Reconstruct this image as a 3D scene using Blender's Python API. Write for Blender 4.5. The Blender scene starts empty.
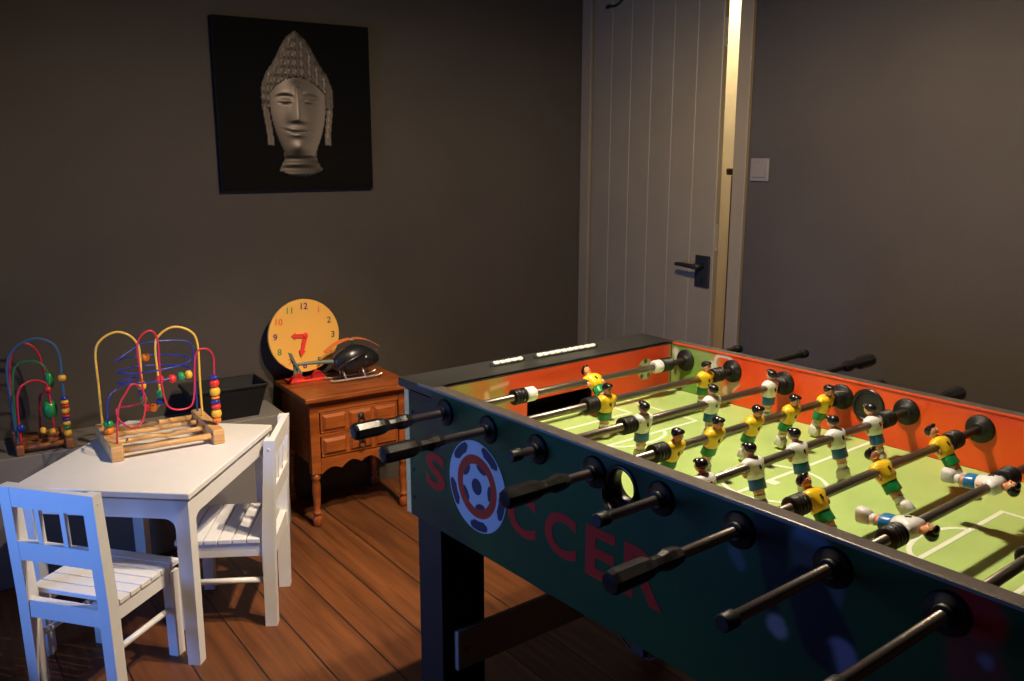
import bpy, bmesh, math, random
from mathutils import Vector, Matrix
random.seed(7)
PI = math.pi
C = bpy.context.scene.collection
scene = bpy.context.scene

# ------------------------------------------------------------------ materials
def mat(name, col, rough=.6, metal=0., noise=0., nscale=8., coat=0., attr=False, bump=0., spec=.5):
    m = bpy.data.materials.new(name); m.use_nodes = True
    nt = m.node_tree; b = nt.nodes['Principled BSDF']
    b.inputs['Roughness'].default_value = rough
    b.inputs['Metallic'].default_value = metal
    b.inputs['Specular IOR Level'].default_value = spec
    if coat: b.inputs['Coat Weight'].default_value = coat; b.inputs['Coat Roughness'].default_value = .15
    rgb = (*col, 1)
    tc = nt.nodes.new('ShaderNodeTexCoord')
    if attr:
        a = nt.nodes.new('ShaderNodeAttribute'); a.attribute_name = 'Col'
        nt.links.new(a.outputs['Color'], b.inputs['Base Color'])
    elif noise:
        n = nt.nodes.new('ShaderNodeTexNoise'); n.inputs['Scale'].default_value = nscale; n.inputs['Detail'].default_value = 5
        nt.links.new(tc.outputs['Object'], n.inputs['Vector'])
        r = nt.nodes.new('ShaderNodeValToRGB')
        r.color_ramp.elements[0].position = .3; r.color_ramp.elements[1].position = .7
        r.color_ramp.elements[0].color = (*[c*(1-noise) for c in col], 1)
        r.color_ramp.elements[1].color = (*[min(1, c*(1+noise)) for c in col], 1)
        nt.links.new(n.outputs['Fac'], r.inputs['Fac']); nt.links.new(r.outputs['Color'], b.inputs['Base Color'])
    else:
        b.inputs['Base Color'].default_value = rgb
    if bump:
        n2 = nt.nodes.new('ShaderNodeTexNoise'); n2.inputs['Scale'].default_value = 60
        nt.links.new(tc.outputs['Object'], n2.inputs['Vector'])
        bp = nt.nodes.new('ShaderNodeBump'); bp.inputs['Strength'].default_value = bump; bp.inputs['Distance'].default_value = .004
        nt.links.new(n2.outputs['Fac'], bp.inputs['Height']); nt.links.new(bp.outputs['Normal'], b.inputs['Normal'])
    return m

def wood_mat(name, dark, light, rough=.45, axis=0, scale=6.):
    m = bpy.data.materials.new(name); m.use_nodes = True
    nt = m.node_tree; b = nt.nodes['Principled BSDF']; b.inputs['Roughness'].default_value = rough
    tc = nt.nodes.new('ShaderNodeTexCoord'); mp = nt.nodes.new('ShaderNodeMapping')
    s = [9., 9., 9.]; s[axis] = 1.2; mp.inputs['Scale'].default_value = s
    n = nt.nodes.new('ShaderNodeTexNoise'); n.inputs['Scale'].default_value = scale; n.inputs['Detail'].default_value = 8; n.inputs['Distortion'].default_value = .6
    r = nt.nodes.new('ShaderNodeValToRGB'); r.color_ramp.elements[0].position = .35; r.color_ramp.elements[1].position = .68
    r.color_ramp.elements[0].color = (*dark, 1); r.color_ramp.elements[1].color = (*light, 1)
    nt.links.new(tc.outputs['Object'], mp.inputs['Vector']); nt.links.new(mp.outputs['Vector'], n.inputs['Vector'])
    nt.links.new(n.outputs['Fac'], r.inputs['Fac']); nt.links.new(r.outputs['Color'], b.inputs['Base Color'])
    return m

def floor_mat():
    m = bpy.data.materials.new('red_brown_floorboards'); m.use_nodes = True
    nt = m.node_tree; b = nt.nodes['Principled BSDF']; L = nt.links.new; N = nt.nodes.new
    g = N('ShaderNodeNewGeometry'); s = N('ShaderNodeSeparateXYZ'); L(g.outputs['Position'], s.inputs[0])
    def math_(op, a, bb, c=None):
        x = N('ShaderNodeMath'); x.operation = op
        for i, v in enumerate((a, bb, c)):
            if v is None: continue
            if isinstance(v, (int, float)): x.inputs[i].default_value = v
            else: L(v, x.inputs[i])
        return x.outputs[0]
    yy = math_('SUBTRACT', s.outputs['Y'], math_('MULTIPLY', math_('ADD', s.outputs['X'], .7), .04))
    v = math_('DIVIDE', math_('ADD', yy, .104+1.47*3), .147)
    idx = math_('FLOOR', v, None); fr = math_('FRACT', v, None)
    d = math_('ABSOLUTE', math_('SUBTRACT', fr, .5), None)
    seam = math_('GREATER_THAN', d, .482)
    wn = N('ShaderNodeTexWhiteNoise'); wn.noise_dimensions = '1D'; L(idx, wn.inputs['W'])
    cb = N('ShaderNodeCombineXYZ'); L(math_('MULTIPLY', s.outputs['X'], 1.5), cb.inputs[0]); L(math_('MULTIPLY', yy, 22.), cb.inputs[1]); L(math_('MULTIPLY', idx, 3.7), cb.inputs[2])
    n = N('ShaderNodeTexNoise'); n.inputs['Scale'].default_value = 2.; n.inputs['Detail'].default_value = 7; n.inputs['Distortion'].default_value = .5; L(cb.outputs[0], n.inputs['Vector'])
    r = N('ShaderNodeValToRGB'); r.color_ramp.elements[0].position = .3; r.color_ramp.elements[1].position = .72
    r.color_ramp.elements[0].color = (.085, .025, .006, 1); r.color_ramp.elements[1].color = (.20, .064, .016, 1)
    L(n.outputs['Fac'], r.inputs['Fac'])
    br = N('ShaderNodeMix'); br.data_type = 'RGBA'; br.blend_type = 'MULTIPLY'; br.inputs[0].default_value = 1.
    k = math_('ADD', math_('MULTIPLY', wn.outputs['Value'], .35), .75)
    cc = N('ShaderNodeCombineColor'); L(k, cc.inputs[0]); L(k, cc.inputs[1]); L(k, cc.inputs[2])
    L(r.outputs['Color'], br.inputs[6]); L(cc.outputs[0], br.inputs[7])
    mx = N('ShaderNodeMix'); mx.data_type = 'RGBA'; L(seam, mx.inputs[0]); L(br.outputs[2], mx.inputs[6]); mx.inputs[7].default_value = (.012, .006, .004, 1)
    L(mx.outputs[2], b.inputs['Base Color']); b.inputs['Roughness'].default_value = .5
    bp = N('ShaderNodeBump'); bp.inputs['Strength'].default_value = .25; bp.inputs['Distance'].default_value = .003
    L(math_('SUBTRACT', n.outputs['Fac'], seam), bp.inputs['Height']); L(bp.outputs['Normal'], b.inputs['Normal'])
    return m

M = dict(
    wall=mat('dark_grey_brown_wall_paint', (.066, .053, .041), .85, noise=.06, nscale=3, bump=.15, spec=.25),
    ceil=mat('off_white_ceiling_paint', (.35, .33, .30), .9),
    floor=floor_mat(),
    door=mat('aged_cream_door_paint', (.26, .20, .12), .5, noise=.06, nscale=5),
    hall=mat('hall_cream_paint', (.75, .66, .48), .8),
    iron=mat('black_iron', (.012, .012, .012), .5),
    switch=mat('cream_switch_plastic', (.22, .18, .14), .4),
    white=mat('white_lacquer', (.74, .72, .70), .38, noise=.02, nscale=20),
    shaft=mat('steel_rod', (.20, .17, .145), .32, metal=.8),
    black=mat('black_plastic', (.012, .012, .013), .3),
    rubber=mat('black_rubber', (.008, .008, .008), .5, spec=.3),
    grip=mat('black_handle_grip', (.014, .013, .014), .22),
    cab=mat('black_cabinet_laminate', (.018, .017, .016), .45, noise=.1, nscale=20, spec=.35),
    leg=mat('black_leg_laminate', (.009, .009, .009), .6, spec=.25),
    stret=mat('dark_grey_stretcher_board', (.26, .21, .19), .5, noise=.08, nscale=20),
    rim=mat('charcoal_rim', (.085, .07, .062), .35),
    trim=mat('pale_edge_trim', (.16, .14, .12), .5),
    raw=mat('raw_chipboard_edge', (.85, .50, .18), .8, noise=.12, nscale=90),
    orange=mat('orange_red_print', (.78, .085, .012), .28),
    pitch=mat('pale_green_pitch', (.41, .57, .18), .42, noise=.09, nscale=7),
    line=mat('white_pitch_lines', (.80, .84, .70), .5),
    letter=mat('dark_red_lettering', (.42, .018, .008), .6, spec=.15),
    printed=mat('printed_panel', (1, 1, 1), .42, attr=True, spec=.18),
    printin=mat('printed_lining', (1, 1, 1), .30, attr=True),
    photo=mat('printed_canvas', (1, 1, 1), .8, attr=True, spec=.08),
    canvas=mat('black_canvas_edge', (.008, .007, .007), .8, spec=.2),
    yel=mat('yellow_shirt_paint', (.86, .56, .02), .28),
    wht=mat('white_shirt_paint', (.80, .80, .78), .28),
    grn=mat('green_shorts_paint', (.01, .22, .06), .3),
    blu=mat('blue_shorts_paint', (.02, .16, .42), .3),
    skin=mat('figure_skin_paint', (.66, .30, .16), .35),
    hair=mat('figure_hair_paint', (.012, .010, .010), .22),
    boot=mat('figure_boot_paint', (.72, .70, .68), .35),
    dark=mat('number_ink', (.05, .04, .03), .5),
    birch=wood_mat('varnished_beech', (.46, .24, .08), (.72, .43, .18), .4, 1),
    birch2=wood_mat('orange_brown_varnished_beech', (.20, .065, .02), (.34, .12, .04), .4, 1),
    chest=wood_mat('orange_brown_chest_wood', (.19, .042, .007), (.37, .095, .017), .34, 1, 4.),
    wy=mat('yellow_wire', (.75, .43, .06), .3), wr=mat('red_wire', (.55, .02, .045), .3), wb=mat('blue_wire', (.02, .035, .28), .3),
    wg=mat('green_wire', (.02, .16, .05), .3), wlb=mat('faded_blue_wire', (.035, .10, .20), .4),
    br=mat('red_bead', (.68, .03, .025), .25), bo=mat('orange_bead', (.80, .19, .015), .25), by=mat('yellow_bead', (.80, .40, .03), .25),
    bg=mat('green_bead', (.02, .26, .07), .25), bb=mat('blue_bead', (.015, .03, .22), .25),
    clock=mat('orange_wood_dial', (.84, .42, .075), .45, noise=.04, nscale=6),
    red=mat('bright_red_paint', (.80, .045, .03), .4), orangeb=mat('orange_rotor', (.72, .16, .03), .4),
    tail=mat('grey_green_tail', (.12, .16, .11), .4), silver=mat('brushed_silver', (.65, .60, .50), .3, metal=.8),
    binm=mat('matt_black_plastic', (.006, .006, .006), .6, spec=.3),
    cloth=mat('dark_grey_fabric', (.10, .09, .085), .9, bump=.5),
    num_p=mat('purple_numeral', (.08, .02, .16), .5), num_g=mat('green_numeral', (.06, .26, .04), .5),
    num_o=mat('orange_numeral', (.75, .13, .02), .5), num_k=mat('dark_green_numeral', (.05, .09, .05), .5),
    shade=mat('black_enamel_shade', (.02, .02, .02), .35), shadein=mat('white_enamel_inside', (.7, .68, .62), .5),
    glass=mat('pane', (.8, .85, .9), .05), brownwood=wood_mat('dark_brown_cupboard', (.05, .02, .008), (.10, .045, .018), .5, 2),
)
def emis(name, col, s):
    m = bpy.data.materials.new(name); m.use_nodes = True; nt = m.node_tree
    for n in list(nt.nodes): nt.nodes.remove(n)
    e = nt.nodes.new('ShaderNodeEmission'); e.inputs[0].default_value = (*col, 1); e.inputs[1].default_value = s
    o = nt.nodes.new('ShaderNodeOutputMaterial'); nt.links.new(e.outputs[0], o.inputs[0]); return m
M['bulb'] = emis('warm_bulb_glow', (1., .8, .55), 8.)

# ------------------------------------------------------------------ mesh builder
def srgb(r, g, b):
    f = lambda c: (c/255/12.92) if c/255 <= .04045 else ((c/255+.055)/1.055)**2.4
    return (f(r), f(g), f(b))

class MB:
    def __init__(s): s.v = []; s.f = []; s.mi = []; s.sm = []; s.col = None
    def add(s, vs, fs, m=0, smooth=False):
        o = len(s.v); s.v += [tuple(p) for p in vs]
        for f in fs: s.f.append([i+o for i in f]); s.mi.append(m); s.sm.append(smooth)
        return s
    def box(s, a, b, m=0, bev=0., mats=None):
        x0, y0, z0 = a; x1, y1, z1 = b
        if bev:
            bm = bmesh.new(); bmesh.ops.create_cube(bm, size=1)
            for v in bm.verts:
                v.co = Vector(((x0+x1)/2+v.co.x*(x1-x0), (y0+y1)/2+v.co.y*(y1-y0), (z0+z1)/2+v.co.z*(z1-z0)))
            bmesh.ops.bevel(bm, geom=bm.edges[:], offset=bev, segments=2, affect='EDGES', profile=.5)
            bm.verts.index_update()
            s.add([v.co for v in bm.verts], [[v.index for v in f.verts] for f in bm.faces], m); bm.free(); return s
        vs = [(x0,y0,z0),(x1,y0,z0),(x1,y1,z0),(x0,y1,z0),(x0,y0,z1),(x1,y0,z1),(x1,y1,z1),(x0,y1,z1)]
        fs = [(0,3,2,1),(4,5,6,7),(0,1,5,4),(1,2,6,5),(2,3,7,6),(3,0,4,7)]
        if mats:   # order bottom, top, -y, +x, +y, -x
            for f, q in zip(fs, mats): s.add(vs, [f], q)
            return s
        return s.add(vs, fs, m)
    def obb(s, p, q, w, h, m=0, up=(0,0,1), bev=0.):
        """bar from p to q, w across, h along up"""
        p, q = Vector(p), Vector(q); d = q-p; L = d.length; d.normalize(); u = Vector(up)
        r = d.cross(u).normalized(); u = r.cross(d).normalized()
        t = MB(); t.box((0, -w/2, -h/2), (L, w/2, h/2), 0, bev)
        mt = Matrix((d, r, u)).transposed()
        return s.add([mt @ Vector(v) + p for v in t.v], t.f, m)
    def lathe(s, prof, axis='Z', at=(0,0,0), n=24, m=0, smooth=True, phase=0., mf=None):
        """prof: list of (h, r)"""
        vs = []; fs = []
        for h, r in prof:
            for k in range(n):
                a = 2*PI*k/n+phase; c, d = r*math.cos(a), r*math.sin(a)
                p = {'Z': (c, d, h), 'Y': (d, h, c), 'X': (h, c, d)}[axis]
                vs.append((p[0]+at[0], p[1]+at[1], p[2]+at[2]))
        for i in range(len(prof)-1):
            for k in range(n):
                fs.append((i*n+k, i*n+(k+1) % n, (i+1)*n+(k+1) % n, (i+1)*n+k))
        s.add(vs, fs, m, smooth)
        s.add(vs[:n], [tuple(reversed(range(n)))], m); s.add(vs[-n:], [tuple(range(n))], m)
        return s
    def tube(s, pts, r, m=0, n=10, sub=6, closed=False):
        P = [Vector(p) for p in pts]
        if sub > 1 and len(P) > 2:
            Q = []
            for i in range(len(P)-1):
                a = P[max(i-1, 0)]; b = P[i]; c = P[i+1]; d = P[min(i+2, len(P)-1)]
                for k in range(sub):
                    t = k/sub
                    Q.append(.5*((2*b)+(-a+c)*t+(2*a-5*b+4*c-d)*t*t+(-a+3*b-3*c+d)*t**3))
            Q.append(P[-1]); P = Q
        R = r if isinstance(r, (list, tuple)) else None
        vs = []; fs = []; nrm = None
        for i, p in enumerate(P):
            t = (P[min(i+1, len(P)-1)]-P[max(i-1, 0)]).normalized()
            if nrm is None:
                nrm = t.orthogonal().normalized()
            else:
                nrm = (nrm - t*nrm.dot(t)).normalized()
            bb = t.cross(nrm)
            rr = r if not R else R[0]+(R[1]-R[0])*i/(len(P)-1)
            for k in range(n):
                a = 2*PI*k/n; vs.append(p+nrm*(rr*math.cos(a))+bb*(rr*math.sin(a)))
        for i in range(len(P)-1):
            for k in range(n): fs.append((i*n+k, i*n+(k+1) % n, (i+1)*n+(k+1) % n, (i+1)*n+k))
        s.add(vs, fs, m, True)
        s.add(vs[:n], [tuple(reversed(range(n)))], m); s.add(vs[-n:], [tuple(range(n))], m)
        return s
    def ball(s, c, rx, ry=None, rz=None, m=0, n=16, k=10):
        ry = ry or rx; rz = rz or rx; vs = []; fs = []
        for i in range(1, k):
            th = PI*i/k
            for j in range(n):
                a = 2*PI*j/n; vs.append((c[0]+rx*math.sin(th)*math.cos(a), c[1]+ry*math.sin(th)*math.sin(a), c[2]+rz*math.cos(th)))
        vs += [(c[0], c[1], c[2]+rz), (c[0], c[1], c[2]-rz)]; T = len(vs)-2; B = T+1
        for i in range(k-2):
            for j in range(n): fs.append((i*n+j, (i+1)*n+j, (i+1)*n+(j+1) % n, i*n+(j+1) % n))
        for j in range(n): fs.append((T, j, (j+1) % n)); fs.append((B, (k-2)*n+(j+1) % n, (k-2)*n+j))
        return s.add(vs, fs, m, True)
    def prism(s, poly, a, b, plane='XZ', m=0, smooth=False):
        """poly 2-D points extruded between a and b along the third axis"""
        def P(u, v, w): return {'XZ': (u, w, v), 'YZ': (w, u, v), 'XY': (u, v, w)}[plane]
        n = len(poly); vs = [P(u, v, a) for u, v in poly]+[P(u, v, b) for u, v in poly]
        s.add(vs, [tuple(range(n)), tuple(reversed(range(n, 2*n)))], m)
        return s.add(vs, [(i, (i+1) % n, (i+1) % n+n, i+n) for i in range(n)], m, smooth)
    def xf(s, mt): s.v = [tuple(mt @ Vector(p)) for p in s.v]; return s
    def build(s, name, mats, parent=None, label=None):
        """links one mesh object; its origin sits at the bottom middle of the shape"""
        xs, ys, zs = zip(*s.v)
        o3 = Vector(((min(xs)+max(xs))/2, (min(ys)+max(ys))/2, min(zs)))
        me = bpy.data.meshes.new(name)
        me.from_pydata([Vector(p)-o3 for p in s.v], [], s.f)
        if not isinstance(mats, (list, tuple)): mats = [mats]
        for q in mats: me.materials.append(q)
        me.polygons.foreach_set('material_index', s.mi); me.polygons.foreach_set('use_smooth', s.sm)
        bm = bmesh.new(); bm.from_mesh(me)
        if s.col is None:
            bmesh.ops.remove_doubles(bm, verts=bm.verts[:], dist=1e-6)
            bmesh.ops.recalc_face_normals(bm, faces=bm.faces[:])
        bm.to_mesh(me); bm.free()
        if s.col is not None:
            ca = me.color_attributes.new('Col', 'FLOAT_COLOR', 'POINT')
            flat = []
            for c in s.col: flat += [c[0], c[1], c[2], 1.]
            ca.data.foreach_set('color', flat)
        me.update()
        o = bpy.data.objects.new(name, me); C.objects.link(o)
        org[o.name] = o3
        if parent is not None:
            o.parent = parent; o.location = o3-org[parent.name]
        else: o.location = o3
        if label: o['label'] = label
        return o
org = {}

def tag(o, label=None, cat=None, group=None, kind=None):
    if label: o['label'] = label
    if cat: o['category'] = cat
    if group: o['group'] = group
    if kind: o['kind'] = kind
    return o
def thing(name, label, cat, loc, rotz=0., group=None, inner=(0,0,0)):
    """Empty at a thing's base; parts are written in its local frame (inner = local coordinate of the base point)"""
    o = bpy.data.objects.new(name, None); C.objects.link(o); o.empty_display_size = .05
    o.location = loc; o.rotation_euler = (0, 0, rotz); org[o.name] = Vector(inner)
    return tag(o, label, cat, group)
def part_copy(src, parent, at, rot=(0,0,0), label=None):
    """a copy (shared mesh) of a part; at is given in the thing's frame"""
    c = src.copy(); C.objects.link(c); c.parent = parent; c.location = Vector(at)-org[parent.name]
    c.rotation_euler = rot
    org[c.name] = Vector(at)
    if label: c['label'] = label
    return c
def copy_thing(root, loc, rotz, label):
    r = root.copy(); C.objects.link(r); r.location = loc; r.rotation_euler = (0,0,rotz); r['label'] = label
    def rec(a, b):
        for ch in a.children:
            c = ch.copy(); C.objects.link(c); c.parent = b; rec(ch, c)
    rec(root, r); return r
def structure(name, mb, m):
    return tag(mb.build(name, m), kind='structure')
def text_mesh(txt, size, bold=0.):
    """outline of a word as (verts, faces), centred, lying in XY"""
    cu = bpy.data.curves.new('lettering', 'FONT'); cu.body = txt; cu.size = size; cu.align_x = 'CENTER'; cu.align_y = 'CENTER'
    cu.offset = bold; cu.resolution_u = 4
    o = bpy.data.objects.new('lettering', cu); C.objects.link(o)
    dg = bpy.context.evaluated_depsgraph_get(); dg.update()
    me = bpy.data.meshes.new_from_object(o.evaluated_get(dg))
    vs = [v.co.copy() for v in me.vertices]; fs = [tuple(p.vertices) for p in me.polygons]
    bpy.data.objects.remove(o); bpy.data.curves.remove(cu); bpy.data.meshes.remove(me)
    xs = [v.x for v in vs]; ys = [v.y for v in vs]; cx = (min(xs)+max(xs))/2; cy = (min(ys)+max(ys))/2
    return [Vector((v.x-cx, v.y-cy, 0)) for v in vs], fs, max(xs)-min(xs), max(ys)-min(ys)
def grid(nu, nv, pos, colf, skip=None):
    mb = MB(); vs = []; cols = []
    for j in range(nv+1):
        for i in range(nu+1):
            u, v = i/nu, j/nv; vs.append(pos(u, v)); cols.append(colf(u, v))
    fs = []
    for j in range(nv):
        for i in range(nu):
            if skip and skip((i+.5)/nu, (j+.5)/nv): continue
            a = j*(nu+1)+i; fs.append((a, a+1, a+nu+2, a+nu+1))
    mb.add(vs, fs); mb.col = cols; return mb
def mixc(a, b, t):
    t = max(0., min(1., t)); return tuple(a[i]*(1-t)+b[i]*t for i in range(3))
def sst(a, b, x):
    t = max(0., min(1., (x-a)/(b-a))); return t*t*(3-2*t)

# ------------------------------------------------------------------ the room
WX, DY = -1.70, 1.68           # left wall, door wall
structure('floor', MB().box((WX-.1, -2.1, -.05), (3.2, DY, 0)), M['floor'])
structure('ceiling', MB().box((WX-.1, -2.1, 2.55), (3.2, DY+.1, 2.6)), M['ceil'])
structure('wall_left', MB().box((WX-.1, -2.1, 0), (WX, DY, 2.55)), M['wall'])
JL, JR, DH = -1.63, -.772, 2.12
w = MB().box((WX-.1, DY, 0), (JL, DY+.1, 2.55)).box((JR, DY, 0), (3.2, DY+.1, 2.55)).box((JL, DY, DH), (JR, DY+.1, 2.55))
structure('wall_back', w, M['wall'])
structure('wall_right', MB().box((3.2, -2.1, 0), (3.3, DY+.1, 2.55)), M['wall'])
WA, WB, WZ0, WZ1 = -.85, -.05, .42, 1.25
w = MB().box((WX-.1, -2.2, 0), (WA, -2.1, 2.55)).box((WB, -2.2, 0), (3.3, -2.1, 2.55)).box((WA, -2.2, 0), (WB, -2.1, WZ0)).box((WA, -2.2, WZ1), (WB, -2.1, 2.55))
structure('wall_front', w, M['wall'])
w = MB()
for a, b in (((WA, WZ0), (WB, WZ0+.05)), ((WA, WZ1-.05), (WB, WZ1)), ((WA, WZ0), (WA+.05, WZ1)), ((WB-.05, WZ0), (WB, WZ1)), (((WA+WB)/2-.025, WZ0), ((WA+WB)/2+.025, WZ1))):
    w.box((a[0], -2.18, a[1]), (b[0], -2.13, b[1]), bev=.004)
structure('window_1', w, M['white'])
# boxed-in ledge along the left wall
structure('trim_1', MB().box((WX, -2.09, 0), (-1.478, .152, .43), bev=.004), mat('pale_ledge_paint', (.17, .15, .13), .7, noise=.05))
# door casing
w = MB().box((JL-.065, DY-.018, 0), (JL, DY, DH+.07), bev=.003).box((JR, DY-.018, 0), (JR+.062, DY, DH+.07), bev=.003).box((JL, DY-.018, DH), (JR, DY, DH+.07), bev=.003)
w.box((JL, DY, 0), (JL+.012, DY+.1, DH)).box((JR-.012, DY+.02, 0), (JR, DY+.1, DH)).box((JL, DY, DH-.012), (JR, DY+.1, DH))
structure('trim_2', w, M['door'])
# door leaf, hinged on the left and slightly open into the room
DW = .822
dm = MB()
n = 6; pw = DW/n
poly = [(0, .022), (0, 0)]
for i in range(1, n): poly += [(i*pw-.0025, 0), (i*pw, .0022), (i*pw+.0025, 0)]
poly += [(DW-.003, 0), (DW, .003), (DW, .022)]
dm.prism(poly, .01, DH-.016, 'XY')
ang = -math.radians(4.2)
door = dm.build('door_1', M['door']); door.location = (0, 0, 0)
o3 = org[door.name]
rm = Matrix.Rotation(ang, 4, 'Z'); hinge = Vector((JL+.014, DY-.012, 0))
door.rotation_euler = (0, 0, ang); door.location = hinge + rm @ o3
tag(door, 'aged cream plank door standing slightly ajar beside the light gap', kind='structure')
hx, hz = .775, .915
h = MB().box((hx-.046, -.008, hz-.060), (hx+.034, 0, hz+.062), bev=.003)
h.lathe([(-.05, .011), (0, .011)], 'Y', (hx-.004, 0, hz+.022), 16)
h.tube([(hx-.004, -.045, hz+.022), (hx-.04, -.047, hz+.022), (hx-.085, -.047, hz+.023), (hx-.118, -.043, hz+.021)], (.0095, .007), sub=4)
hd = h.build('door_handle', M['iron'], door, label='black iron lever handle on square plate')
k = MB().box((hx-.006, -.0095, hz-.045), (hx+.002, -.008, hz-.02)).build('keyhole', M['canvas'], hd)
st = MB().box((.09, -.006, 1.962), (.12, 0, 1.978), bev=.002).tube([(.12, -.003, 1.970), (.16, -.003, 1.968), (.20, -.003, 1.982), (.22, -.003, 2.0)], .005)
st.build('strap_hinge', M['iron'], door)
for z0 in (1.0, 1.74):
    MB().box((DW-.0005, .006, z0), (DW+.0015, .018, z0+.1)).build('lock_plate', M['silver'], door)
# light switch
t = thing('light_switch', 'small square cream light switch on the wall right of the door', 'light switch', (-.652, DY, 1.262))
MB().box((-.042, -.010, 0), (.042, 0, .082), bev=.003).build('switch_plate', M['switch'], t)
MB().box((-.028, -.014, .014), (.028, -.0101, .068), bev=.002).build('rocker', M['switch'], t)
# hallway behind the door
structure('wall_hall', MB().box((-2.6, 2.9, 0), (.4, 3., 2.55)).box((-2.7, DY+.1, 0), (-2.6, 3., 2.55)).box((.4, DY+.1, 0), (.5, 3., 2.55)), M['hall'])
structure('floor_hall', MB().box((-2.7, DY, -.05), (.5, 3., 0)), M['floor'])
structure('ceiling_hall', MB().box((-2.7, DY+.1, 2.55), (.5, 3., 2.6)), M['hall'])

t = thing('hall_cupboard', 'dark brown cupboard edge seen through the narrow gap beside the open door', 'cupboard', (-.950, 2.17, 0))
MB().box((-.16, -.15, .02), (.16, .15, 1.27), bev=.006).build('carcass', M['brownwood'], t)
MB().box((-.175, -.165, 1.271), (.175, .165, 1.30), bev=.006).build('top', M['brownwood'], t)
MB().box((-.15, -.14, 0), (.15, .14, .0195)).build('plinth', M['brownwood'], t)
MB().box((-.145, -.163, .06), (.145, -.151, 1.24), bev=.004).build('cupboard_door', M['brownwood'], t)
# ------------------------------------------------------------------ canvas with a stone head
def head_lum():
    """height field of a calm carved head, shaded once as the printed picture's own tones"""
    NU, NV = 170, 170
    def H(u, v):
        x = (u-.5)*2.; z = (v-.5)*2.          # -1..1
        x = x-.01
        fx, fz = x/.40, (z+.06)/.62
        face = 1-fx*fx*1.0-fz*fz*.72
        h = None; kind = 0
        jaw = .415 if z > -.05 else .415-.25*((-.05-z)/.62)**1.6
        top = z < .42-.10*abs(x)/.3
        if abs(x) < jaw*.86 and -.60 < z < .36-1.5*x*x:
            h = .34*math.sqrt(max(0., 1-(x/(jaw*.88))**2))*math.sqrt(max(0., 1-(abs(z+.03)/.66)**3)); kind = 1
            nz = (z-(-.12))
            w_ = .028+.05*sst(.24, -.16, z)
            if -.20 < z < .24: h += (.05+.075*sst(.22, -.15, z))*math.exp(-(x/w_)**2)*sst(-.20, -.155, z)
            for sx in (-1, 1):
                ex = x-sx*.165
                brow = .185-.9*ex*ex*2-.02
                h += .022*math.exp(-((z-brow)/.022)**2)*math.exp(-(ex/.13)**4)
                h -= .045*math.exp(-(ex/.11)**2-((z-.11)/.05)**2)
                h += .050*math.exp(-(ex/.085)**2-((z-.07)/.035)**2)
                h -= .034*math.exp(-(ex/.09)**4-((z-.035-1.2*ex*ex)/.012)**2)
            h += .035*math.exp(-(x/.13)**2-((z+.27-.6*x*x)/.022)**2)
            h += .038*math.exp(-(x/.10)**2-((z+.335-.3*x*x)/.024)**2)
            h -= .035*math.exp(-(x/.15)**2-((z+.302-.8*x*x)/.009)**2)
            h += .05*math.exp(-(x/.12)**2-((z+.49)/.07)**2)
        # hair and topknot
        T_ = [(-.1, .44), (.1, .47), (.25, .455), (.40, .39), (.50, .31), (.60, .25), (.72, .185), (.82, .11), (.87, .04), (.9, 0), (2, 0)]
        hw = 0.
        for (z0_, w0_), (z1_, w1_) in zip(T_, T_[1:]):
            if z0_ <= z < z1_: hw = w0_+(w1_-w0_)*(z-z0_)/(z1_-z0_)
        if kind != 1 and hw > 0 and abs(x) < hw and z > -.02:
            hh = .34*math.sqrt(max(0., 1-(x/hw)**2))
            hh += .042*math.cos(x*66)*(.6+.4*math.cos(z*60+2*math.cos(x*66)))
            h = hh; kind = 2
        for sx in (-1, 1):                       # ears with long lobes
            ex = abs(x-sx*(.425-.05*sst(.1, -.45, z)))
            if kind == 0 and ex < .040 and -.46 < z < .22 and x*sx > 0:
                h = .14*math.sqrt(max(0, 1-(ex/.042)**2))+.02*math.cos(ex*200); kind = 3
        if kind == 0 and -.86 < z <= -.40:
            nw = .22 if z > -.62 else .22+.08*sst(-.62, -.8, z)
            if abs(x) < nw and z > -.84+.5*x*x*2:
                h = .15*math.sqrt(max(0, 1-(x/nw)**2))+.02*math.cos(z*55)-.05; kind = 4
        return h, kind
    cols = []
    e = 2./NU
    import itertools
    tab = [[H(i/NU, j/NV) for i in range(NU+1)] for j in range(NV+1)]
    L = Vector((-.55, .45, .62)).normalized(); L2 = Vector((.75, -.1, .35)).normalized()
    for j in range(NV+1):
        for i in range(NU+1):
            h, kd = tab[j][i]
            if not kd: cols.append((.0028, .0024, .0020)); continue
            h1 = tab[j][min(i+1, NU)][0]; h0 = tab[j][max(i-1, 0)][0]; g1 = tab[min(j+1, NV)][i][0]; g0 = tab[max(j-1, 0)][i][0]
            dx = ((h1 if h1 is not None else 0)-(h0 if h0 is not None else 0))/(2*e); dz = ((g1 if g1 is not None else 0)-(g0 if g0 is not None else 0))/(2*e)
            n = Vector((-dx, -dz, 1.)).normalized()
            a = max(0., n.dot(L)); b = max(0., n.dot(L2)); s = .02+.62*a**2.6+.36*b**2.2+.75*max(0., n.dot(Vector((-.3, .25, .92))))**22
            if kd == 4: s *= .6
            if kd == 2: s = s*.75
            s *= .80 if kd != 1 else 1.
            if kd == 1: xx_, zz_ = (i/NU-.5)*2, (j/NV-.5)*2; s *= 1-.75*math.exp(-((xx_+.02)/.13)**2-((zz_-.30)/.09)**2); s *= 1-.5*math.exp(-((xx_+.13)/.06)**2-((zz_+.16)/.2)**2)
            cols.append((.52*s+.003, .40*s+.003, .29*s+.003))
    return NU, NV, cols
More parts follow.
